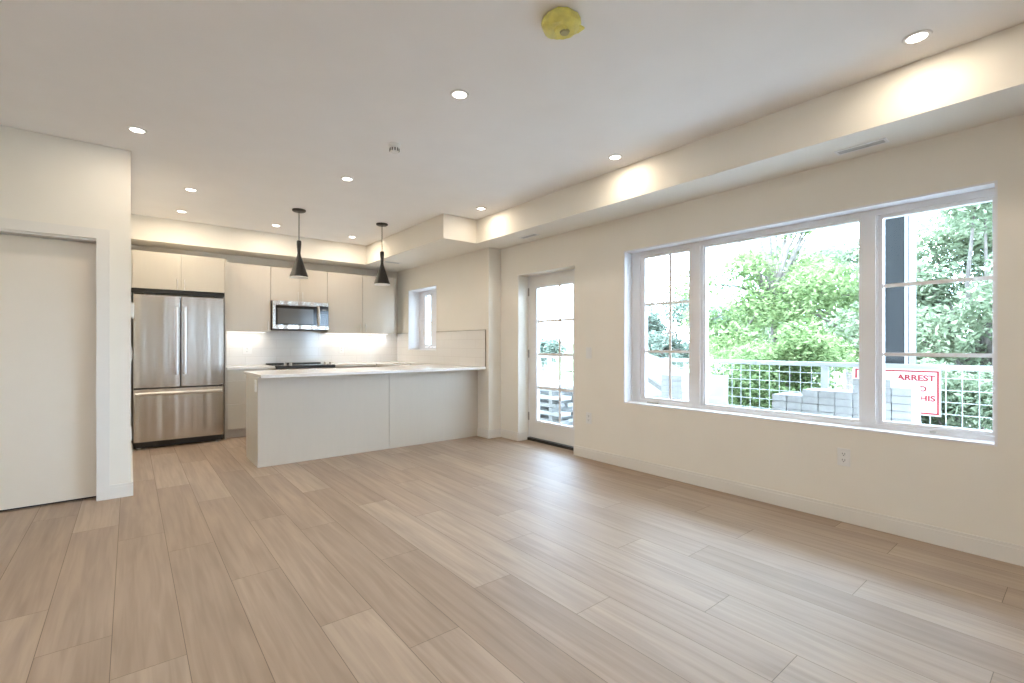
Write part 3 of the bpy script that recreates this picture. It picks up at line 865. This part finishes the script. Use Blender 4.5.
# peninsula
PX0, PY0, PY1 = 0.970, 5.15, 5.72
t = thing('peninsula_cabinet', (2.27, 5.45, 0), 'long grey-panelled peninsula cabinet under the white counter', 'cabinet')
part('cabinet_body', B().box(PX0 + 0.021, XK - 0.002, PY0 + 0.021, PY1, 0.10, 0.882), M['carcass'], t)
part('end_panel', B().box(PX0, PX0 + 0.019, PY0 + 0.0195, PY1 + 0.02, 0.0005, 0.884), M['cabinet_light'], t, 'cream end panel')
part('back_panel', B().box(PX0, 2.330, PY0, PY0 + 0.019, 0.0005, 0.884), M['panel'], t)
part('back_panel', B().box(2.334, XK - 0.004, PY0, PY0 + 0.019, 0.0005, 0.884), M['panel'], t)
part('toe_kick', B().box(PX0 + 0.021, 2.95, PY1 - 0.07, PY1 - 0.055, 0.0005, 0.0995), M['cabinet'], t)
for i in range(3):
    xa = PX0 + 0.022 + i * 0.655
    part('door', B().box(xa + 0.002, xa + 0.653, PY1 + 0.0005, PY1 + 0.0195, 0.115, 0.878, 0.0015), M['cabinet_light'], t)
# outlet on the end panel (faces -X)
plate('x-', PX0, 5.24, 0.795, 0.075, 0.118, 'white power outlet on the peninsula end panel just under the counter', 'outlet', 'power outlet')
t = thing('sink_cabinet', (3.27, 6.33, 0), 'base cabinet under the sink between peninsula and back run', 'cabinet')
part('cabinet_body', B().box(2.971, XK - 0.002, 5.745, YF + 0.015, 0.105, 0.68), M['carcass'], t)
part('front_rail', B().box(2.971, 2.989, 5.745, YF + 0.015, 0.681, 0.882), M['carcass'], t)
for y0, y1 in ((5.76, 6.345), (6.349, 6.94)):
    part('door', B().box(2.951, 2.970, y0, y1, 0.118, 0.876, 0.0015), M['cabinet_light'], t)
part('toe_kick', B().box(3.03, 3.045, 5.745, YF, 0.0005, 0.104), M['cabinet'], t)

# countertop: a U round the kitchen, cut for the sink, and a short piece by the fridge
CZ0, CZ1 = 0.886, 0.915
SX0, SX1, SY0, SY1 = 3.085, 3.455, 6.18, 6.86
b = B()
b.box(0.963, 2.93, 4.97, 5.865, CZ0, CZ1)
b.box(2.93, XK - 0.0015, 4.97, SY0, CZ0, CZ1)
b.box(2.93, SX0, SY0, SY1, CZ0, CZ1); b.box(SX1, XK - 0.0015, SY0, SY1, CZ0, CZ1)
b.box(2.93, XK - 0.0015, SY1, YB - 0.0015, CZ0, CZ1)
b.box(2.309, 2.93, 6.945, YB - 0.0015, CZ0, CZ1)
tag(obj('countertop', b, M['counter']), 'white quartz countertop wrapping peninsula, window side and back run', 'countertop')
tag(obj('countertop', B().box(0.9585, 1.517, 6.945, YB - 0.0015, CZ0, CZ1), M['counter']), 'short white quartz countertop between fridge and range', 'countertop')
t = thing('sink', (3.27, 6.52, 0.70), 'undermount steel sink in the counter below the small window', 'sink')
b = B()
q = 0.004
b.box(SX0 - q, SX0, SY0 - q, SY1 + q, 0.70, CZ0 - 0.001); b.box(SX1, SX1 + q, SY0 - q, SY1 + q, 0.70, CZ0 - 0.001)
b.box(SX0, SX1, SY0 - q, SY0, 0.70, CZ0 - 0.001); b.box(SX0, SX1, SY1, SY1 + q, 0.70, CZ0 - 0.001); b.box(SX0, SX1, SY0, SY1, 0.70, 0.704)
part('basin', b, M['steel_plain'], t)
part('drain', B().lathe([(0, 0.006), (0.03, 0.006), (0.042, 0.002), (0.045, 0.0)], (3.27, 6.52, 0.704), 24), M['grey_metal'], t, smooth=True)

# tile backsplash
tb, ts = tile_mat(0), tile_mat(1)
b = B().box(0.958, 1.5285, YB - 0.009, YB, CZ1 + 0.0005, UZ0)
b.box(1.5285, 2.2985, YB - 0.009, YB, CZ1 + 0.0005, 1.411); b.box(2.2985, XK, YB - 0.009, YB, CZ1 + 0.0005, UZ0)
tag(obj('backsplash', b, tb), 'glossy white tile backsplash behind the range under the upper cabinets', 'backsplash', kind='structure')
t = thing('backsplash', (XK, 6.2, CZ1), 'glossy white tile backsplash on the kitchen side wall with dark edge trim', 'backsplash', kind='structure')
b = B()
b.box(XK - 0.009, XK, 4.972, KY0, CZ1 + 0.0005, 1.394); b.box(XK - 0.009, XK, KY0, KY1, CZ1 + 0.0005, KZ0); b.box(XK - 0.009, XK, KY1, YB - 0.0095, CZ1 + 0.0005, 1.394)
part('tiles', b, ts, t)
b = B()
b.box(XK - 0.011, XK, 4.966, 4.9715, CZ1 + 0.0005, 1.399); b.box(XK - 0.011, XK, 4.9715, KY0, 1.3945, 1.399); b.box(XK - 0.011, XK, KY1, YB - 0.0095, 1.3945, 1.399)
part('edge_trim', b, mat('bronze_edge_trim', (0.20, 0.17, 0.14), 0.4, metal=0.6), t, 'thin dark metal edge')
plate('y-', YB - 0.009, 1.29, 1.13, 0.118, 0.118, 'white outlet plate on the tiles left of the range', 'outlet', 'power outlet')
plate('y-', YB - 0.009, 2.62, 1.13, 0.075, 0.118, 'white outlet plate on the tiles right of the range', 'outlet', 'power outlet')

# ------------------------------------------------------------------ outside
DECK = -0.10
GR = -1.10
tag(obj('terrace_slab', B().box(4.0, 5.85, -3.0, 9.5, DECK - 0.25, DECK), M['slab']), 'pale concrete terrace slab outside the big window', 'terrace', kind='structure')
def sloped(name, pts, m, label, cat):
    b = B()
    vs = [b.bm.verts.new(p) for p in pts]
    b.bm.faces.new(vs)
    r = bmesh.ops.extrude_face_region(b.bm, geom=b.bm.faces[:])
    for v in r['geom']:
        if isinstance(v, bmesh.types.BMVert): v.co.z -= 0.3
    return tag(obj(name, b, m), label, cat, kind='structure')
sloped('ground', [(-40, -40, GR), (22, -40, GR), (22, 70, GR), (-40, 70, GR)], M['ground'], 'pale gravel ground beyond the terrace railing', 'ground')
sloped('lawn', [(22, -40, GR), (22, 70, GR), (80, 110, 1.5), (80, -60, 1.5)], M['lawn'], 'pale green lawn rising behind the trees', 'lawn')

tag(obj('porch_roof', B().box(4.0, 5.80, -3.0, 9.5, 2.56, 2.76), M['trim']), 'porch roof slab over the terrace, above the view', 'roof', kind='structure')

# railing with welded wire mesh
XR = 5.40
RT = 1.03
t = thing('terrace_railing', (XR, 3.5, DECK), 'galvanised terrace railing with square wire mesh beyond the window', 'railing')
part('top_rail', B().box(XR - 0.025, XR + 0.025, -2.5, 9.4, RT - 0.045, RT, 0.004), M['galv'], t)
part('bottom_rail', B().box(XR - 0.02, XR + 0.02, -2.5, 9.4, 0.0, 0.04, 0.004), M['galv'], t)
for y in (-2.4, -0.45, 1.71, 3.75, 5.7, 7.6, 9.3):
    part('post', B().box(XR - 0.026, XR + 0.026, y - 0.03, y + 0.03, DECK, RT - 0.0455, 0.004), M['galv'], t)
b = B()
y = -2.35
while y < 9.3:
    b.tube((XR, y, 0.04), (XR, y, RT - 0.045), 0.0035, n=5, caps=False); y += 0.102
z = 0.10
while z < RT - 0.06:
    b.tube((XR + 0.004, -2.4, z), (XR + 0.004, 9.3, z), 0.0035, n=5, caps=False); z += 0.102
part('wire_mesh', b, M['galv'], t)

# porch column
t = thing('porch_column', (5.59, 1.21, DECK), 'dark slate porch column behind the railing, seen through the right casement', 'column')
part('column_shaft', B().box(5.45, 5.73, 1.078, 1.36, DECK, 2.5595), M['column'], t)
part('corner_flashing', B().box(5.445, 5.4499, 1.076, 1.096, DECK, 2.5595), M['white_vinyl'], t, 'thin white corner strip')
part('lit_side', B().box(5.451, 5.73, 1.068, 1.0775, DECK, 2.5595), M['column_lit_side'], t, 'column side in a lighter grey, painted as lit')  # thin sheet, its lighter grey paints this face as lit

# warning sign on the railing
t = thing('warning_sign', (5.33, 1.15, 0.59), 'white warning sign with red border and red capitals on the railing', 'sign')
SGY0, SGY1, SGZ0, SGZ1 = 0.832, 1.45, 0.592, 0.989
part('sign_board', B().box(5.330, 5.336, SGY0, SGY1, SGZ0, SGZ1), M['sign_white'], t)
b = B(); i0, i1 = 0.012, 0.025
b.box(5.3285, 5.3299, SGY0 + i0, SGY0 + i1, SGZ0 + i0, SGZ1 - i0); b.box(5.3285, 5.3299, SGY1 - i1, SGY1 - i0, SGZ0 + i0, SGZ1 - i0)
b.box(5.3285, 5.3299, SGY0 + i1, SGY1 - i1, SGZ0 + i0, SGZ0 + i1); b.box(5.3285, 5.3299, SGY0 + i1, SGY1 - i1, SGZ1 - i1, SGZ1 - i0)
part('sign_border', b, M['sign_red'], t, 'red border')
def lettering(txt, yright, zbase, height, parent, width):
    cu = bpy.data.curves.new('lettering', 'FONT')
    cu.body = txt; cu.size = 1.0; cu.extrude = 0.004; cu.offset = 0.035
    tmp = bpy.data.objects.new('lettering_curve', cu); COL.objects.link(tmp)
    bpy.context.view_layer.update()
    dg = bpy.context.evaluated_depsgraph_get()
    me = bpy.data.meshes.new_from_object(tmp.evaluated_get(dg))
    bpy.data.objects.remove(tmp)
    xs = [v.co.x for v in me.vertices]; ys = [v.co.y for v in me.vertices]
    sx, sy = width / (max(xs) - min(xs)), height / (max(ys) - min(ys))
    x1, y0 = max(xs), min(ys)
    bs = Vector(parent['base'])
    for v in me.vertices:
        x, y, z = v.co
        v.co = Vector((5.3285 - z * 0.05, yright + (x1 - x) * sx, zbase + (y - y0) * sy)) - bs
    me.materials.clear(); me.materials.append(M['sign_red'])
    o = bpy.data.objects.new('lettering', me); COL.objects.link(o); o.parent = parent
    o['label'] = 'red capitals'
lettering('ARREST', 0.867, 0.888, 0.052, t, 0.262)
lettering('ED', 0.924, 0.797, 0.048, t, 0.078)
lettering('THIS', 0.867, 0.716, 0.050, t, 0.150)

# concrete pavers: three stacks on the terrace
def paver(b, x, y, z, lx, ly, lz): b.box(x - lx / 2, x + lx / 2, y - ly / 2, y + ly / 2, z, z + lz, 0.003)
proto_b = B(); paver(proto_b, 0, 0, 0, 0.28, 0.117, 0.056)
proto = None
rnd = random.Random(8)
PL = 'grey concrete paver'
def stack(cols, x, h0, label, group):
    global proto
    for cy, n in cols:
        for i in range(n):
            loc = (x + rnd.uniform(-.008, .008), cy + rnd.uniform(-.001, .001), h0 + i * 0.0575)
            if proto is None:
                proto = obj('concrete_paver', proto_b, M['block']); o = proto
            else:
                o = proto.copy(); COL.objects.link(o)
            o.location = loc
            o.rotation_euler = (0, 0, rnd.uniform(-.004, .004))
            o['base'] = loc
            tag(o, label, 'paver', group)
PZ = DECK + 0.12
def pallet(y0, y1, x0, x1, label):
    t = thing('wooden_pallet', ((x0 + x1) / 2, (y0 + y1) / 2, DECK), label, 'pallet', 'pallets under the pavers')
    for i in range(5):
        xa = x0 + (x1 - x0 - 0.08) * i / 4
        part('deck_board', B().box(xa, xa + 0.08, y0, y1, DECK + 0.098, PZ - 0.0005), M['lumber'], t)
    for i in range(3):
        ya = y0 + (y1 - y0 - 0.08) * i / 2
        part('runner', B().box(x0, x1, ya, ya + 0.08, DECK, DECK + 0.0975), M['lumber'], t)
pallet(0.84, 1.80, 4.40, 4.95, 'wooden pallet under the pavers at the middle of the window')
pallet(2.66, 3.08, 4.40, 4.71, 'wooden pallet under the pavers at the left casement')
stack([(1.755, 13), (1.634, 13), (1.513, 14), (1.392, 14), (1.271, 14)], 4.56, PZ, 'grey concrete paver stacked outside the right end of the middle pane', 'pavers outside the middle pane')
stack([(1.150, 16), (1.029, 16)], 4.56, PZ, 'grey concrete paver stacked outside the left edge of the right casement', 'pavers outside the right casement')
stack([(0.908, 15)], 4.56, PZ, 'grey concrete paver stacked outside the left edge of the right casement', 'pavers outside the right casement')
stack([(2.750, 15), (2.871, 15), (2.992, 11)], 4.56, PZ, 'grey concrete paver stacked outside the left casement before the tarp', 'pavers outside the left casement')

# white tarp over a heap, running behind the left stack, and plastic sheet by the sign
def sheet(name, pts_rows, m, label, cat, amp, seed, thick=0.006):
    import mathutils
    b = B()
    rows = []
    nu, nv = 26, 14
    R = len(pts_rows) - 1
    for j in range(nv + 1):
        v = j / nv * R
        r0 = min(int(v), R - 1); fv = v - r0
        row = []
        for i in range(nu + 1):
            C = len(pts_rows[0]) - 1
            u = i / nu * C
            c0 = min(int(u), C - 1); fu = u - c0
            p = [Vector(pts_rows[a][q]) for a, q in ((r0, c0), (r0, c0 + 1), (r0 + 1, c0), (r0 + 1, c0 + 1))]
            pt = p[0].lerp(p[1], fu).lerp(p[2].lerp(p[3], fu), fv)
            nz = mathutils.noise.noise_vector(Vector((pt.x * 3 + seed, pt.y * 3, pt.z * 3)))
            pt = pt + nz * amp
            row.append(b.bm.verts.new(pt))
        rows.append(row)
    for j in range(nv):
        for i in range(nu):
            b.bm.faces.new((rows[j][i], rows[j][i + 1], rows[j + 1][i + 1], rows[j + 1][i]))
    o = obj(name, b, m, smooth=True)
    md = o.modifiers.new('thickness', 'SOLIDIFY'); md.thickness = thick
    return tag(o, label, cat)
sheet('tarp', [
    [(4.95, 4.3, 1.16), (4.95, 3.54, 1.12), (4.95, 3.19, 1.01), (4.95, 2.94, 0.88), (4.95, 2.72, 0.885), (4.95, 2.47, 0.87)],
    [(4.80, 4.3, 0.80), (4.82, 3.54, 0.76), (4.82, 3.19, 0.72), (4.84, 2.94, 0.68), (4.84, 2.72, 0.66), (4.86, 2.42, 0.62)],
    [(4.72, 4.3, DECK + .03), (4.76, 3.54, DECK + .03), (4.78, 3.19, DECK + .03), (4.80, 2.94, DECK + .03), (4.82, 2.72, DECK + .03), (4.86, 2.33, DECK + .03)]],
    M['tarp'], 'white tarp sloping over a heap outside the left casement', 'tarp', 0.02, 2.0)
sheet('plastic_sheet', [
    [(5.12, 1.30, 0.96), (5.12, 1.20, 0.94), (5.12, 1.11, 0.90)],
    [(5.08, 1.30, 0.76), (5.10, 1.14, 0.78), (5.12, 1.00, 0.78)],
    [(5.05, 1.30, 0.40), (5.08, 1.10, 0.42), (5.10, 0.95, 0.55)],
    [(5.05, 1.30, DECK + .02), (5.07, 1.08, DECK + .02), (5.10, 0.92, DECK + .02)]],
    M['tarp'], 'crumpled white plastic sheet hiding part of the warning sign', 'plastic sheet', 0.012, 7.0)
# leaning board by the tarp
b = B()
b.bm.free(); b = B().box(-0.02, 0.02, -0.7, 0.7, -0.025, 0.025, 0.003)
o = obj('timber_board', b, M['lumber'])
o.location = (4.70, 3.42, 0.42)
p0, p2 = Vector((4.66, 4.20, 1.29)), Vector((4.60, 3.00, 0.665))
o.location = (p0 + p2) / 2
o.rotation_euler = (p2 - p0).to_track_quat('Y', 'Z').to_euler()
tag(o, 'grey timber board leaning in front of the white tarp', 'board')

# lumber pile seen through the glazed door
lr = random.Random(5)
bproto = None
k = 0
names = ['bottom', 'second', 'third', 'fourth', 'fifth', 'top']
for lev in range(6):
    for c in range(2):
        bb = B().box(-0.10, 0.10, -1.0, 1.0, 0.0, 0.055, 0.004)
        o = obj('timber_plank', bb, M['lumber'] if (lev + c) % 2 else M['slab'])
        o.location = (4.78 + c * 0.26 + lr.uniform(-.02, .02), 5.75 + lr.uniform(-.08, .08), DECK + 0.0 + lev * 0.115 + (0.06))
        o.rotation_euler = (0, 0, lr.uniform(-.015, .015))
        tag(o, '%s timber plank of the pile outside the glazed door, %s column' % (names[lev], 'near' if c == 0 else 'far'), 'plank', 'timber planks outside the glazed door')
    for s, yy in enumerate((4.9, 6.3)):
        bb = B().box(4.66, 5.16, yy - 0.03, yy + 0.03, DECK + lev * 0.115 + 0.0005, DECK + lev * 0.115 + 0.0595)
        o = obj('timber_spacer', bb, M['lumber'])
        tag(o, '%s cross spacer at the %s end of the timber pile outside the glazed door' % (names[lev], 'near' if s == 0 else 'far'), 'spacer', 'spacers in the timber pile')

# trees
def leaves(blobs, n, size, seed):
    rnd = random.Random(seed)
    vs, fs, tone = [], [], []
    tot = sum(bl[3] * bl[4] * bl[5] for bl in blobs) ** 1.0
    vols = [(bl[3] * bl[4] * bl[5]) ** 0.75 for bl in blobs]
    sv = sum(vols)
    for bl, v in zip(blobs, vols):
        cx, cy, cz, rx, ry, rz = bl
        for _ in range(int(n * v / sv)):
            d = Vector((rnd.gauss(0, 1), rnd.gauss(0, 1), rnd.gauss(0, 1))).normalized()
            r = rnd.random() ** 0.45
            c = Vector((cx + d.x * rx * r, cy + d.y * ry * r, cz + d.z * rz * r))
            a = Vector((rnd.gauss(0, 1), rnd.gauss(0, 1), rnd.gauss(0, 0.6))).normalized()
            nn = Vector((rnd.gauss(0, .6), rnd.gauss(0, .6), 1)).normalized()
            bvec = a.cross(nn)
            if bvec.length < 1e-3: continue
            bvec.normalize()
            s = size * rnd.uniform(0.6, 1.3)
            i = len(vs)
            vs += [c - a * s, c + bvec * s * 0.42 - nn * s * .1, c + a * s, c - bvec * s * 0.42 - nn * s * .1]
            fs.append((i, i + 1, i + 2, i + 3))
            tone.append(rnd.random())
    me = bpy.data.meshes.new('foliage')
    me.from_pydata(vs, [], fs)
    at = me.attributes.new('leaf_tone', 'FLOAT', 'FACE')
    at.data.foreach_set('value', tone)
    return me
def tree(x, y, z0, blobs, n, size, m, label, seed, trunk_r=0.12, fork=1.6, group='trees beyond the terrace', name='tree'):
    rnd = random.Random(seed + 50)
    t = thing(name, (x, y, z0), label, 'tree', group)
    b = B()
    top = Vector((x + rnd.uniform(-.1, .1), y + rnd.uniform(-.1, .1), z0 + fork))
    b.tube((x, y, z0), top, trunk_r, trunk_r * 0.75, n=10)
    for bl in blobs:
        c = Vector(bl[:3])
        mid = top.lerp(c, 0.5) + Vector((rnd.uniform(-.12, .12), rnd.uniform(-.12, .12), 0.1))
        b.tube(top, mid, trunk_r * 0.5, trunk_r * 0.3, n=7)
        b.tube(mid, c, trunk_r * 0.3, trunk_r * 0.12, n=6)
    part('trunk', b, M['bark'], t, smooth=True)
    me = leaves([(bl[0] - x, bl[1] - y, bl[2] - z0, *bl[3:]) for bl in blobs], n, size, seed)
    me.materials.append(m)
    o = bpy.data.objects.new('foliage', me); COL.objects.link(o); o.parent = t
    return t
def blobs_round(x, y, zc, R, H, k, seed, r=0.5):
    rnd = random.Random(seed)
    out = []
    for i in range(k):
        a = rnd.uniform(0, 2 * math.pi); q = R * math.sqrt(rnd.random())
        out.append((x + q * math.cos(a), y + q * math.sin(a), zc + rnd.uniform(-H, H), r * rnd.uniform(.7, 1.25), r * rnd.uniform(.7, 1.25), r * rnd.uniform(.55, .95)))
    return out
# tall airy tree in the middle pane
tree(10.8, 4.35, GR, blobs_round(10.8, 4.4, 3.4, 1.75, 2.3, 34, 4, 0.62), 30000, 0.062, M['leaf_fresh'], 'tall airy bright green tree filling the middle pane', 21, 0.085, 3.3)
tree(7.5, 3.15, GR, blobs_round(7.5, 3.15, 0.65, 0.9, 0.9, 18, 9, 0.48), 24000, 0.042, M['leaf_fresh'], 'dense bright green bush right behind the railing mesh, middle pane', 22, 0.06, 0.7, name='bush', group='bushes beyond the railing')
tree(19.0, 5.3, GR, blobs_round(19.0, 5.4, 2.6, 2.9, 2.2, 30, 14, 0.9), 22000, 0.11, M['leaf_cool'], 'pale airy tree behind the tall one, toward the right of the middle pane', 23, 0.12, 2.0)
tree(10.2, 1.15, GR, blobs_round(10.2, 1.0, 2.0, 1.6, 1.9, 44, 17, 0.6), 52000, 0.055, M['leaf_cool'], 'leafy pale green tree filling the right casement', 24, 0.09, 1.6)
tree(7.3, 0.75, GR, blobs_round(7.3, 0.75, 0.25, 0.75, 0.7, 14, 27, 0.42), 16000, 0.042, M['leaf_cool'], 'pale green bush behind the railing below the right casement tree', 29, 0.05, 0.5, name='bush', group='bushes beyond the railing')
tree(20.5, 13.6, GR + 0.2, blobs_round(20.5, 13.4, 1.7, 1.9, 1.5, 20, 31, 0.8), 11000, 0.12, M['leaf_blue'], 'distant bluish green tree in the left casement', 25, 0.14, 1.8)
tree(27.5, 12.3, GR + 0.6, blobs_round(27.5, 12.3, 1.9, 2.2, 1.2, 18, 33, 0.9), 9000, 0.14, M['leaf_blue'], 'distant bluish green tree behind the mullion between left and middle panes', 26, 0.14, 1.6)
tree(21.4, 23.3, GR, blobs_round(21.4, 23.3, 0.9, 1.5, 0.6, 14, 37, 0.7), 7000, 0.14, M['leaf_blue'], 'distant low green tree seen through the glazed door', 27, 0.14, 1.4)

# utility poles and wires
def pole(x, y, z0, h, r, label):
    t = thing('utility_pole', (x, y, z0), label, 'utility pole', 'utility poles')
    part('shaft', B().tube((x, y, z0), (x, y, z0 + h), r, r * 0.75, n=12), M['pole'], t)
    part('crossarm', B().box(x - 0.06, x + 0.06, y - 0.9, y + 0.9, z0 + h - 0.6, z0 + h - 0.48), M['pole'], t)
    return t
pole(27.0, 18.6, 0.0, 9.0, 0.13, 'pale utility pole in the left casement beyond the trees')
pole(24.0, 29.6, -0.4, 6.4, 0.10, 'thin utility pole seen through the glazed door')
def wire(p, q, sag, label):
    p, q = Vector(p), Vector(q)
    pts = []
    for i in range(17):
        s = i / 16
        v = p.lerp(q, s); v.z -= sag * 4 * s * (1 - s); pts.append(v)
    tag(obj('overhead_wire', B().path(pts, 0.045, 5), M['wire']), label, 'wire', 'overhead wires')
wire((27, 18.0, 8.9), (30, -8, 9.0), 0.8, 'upper overhead wire crossing the sky right of the utility pole')
wire((27, 18.9, 8.45), (30, -8, 8.45), 0.9, 'lower overhead wire crossing the sky right of the utility pole')
wire((27, 18.3, 8.2), (25, 45, 5.4), 0.5, 'overhead wire running left from the utility pole past the door')

bpy.context.view_layer.update()
for o in bpy.data.objects:
    if 'base' in o: del o['base']
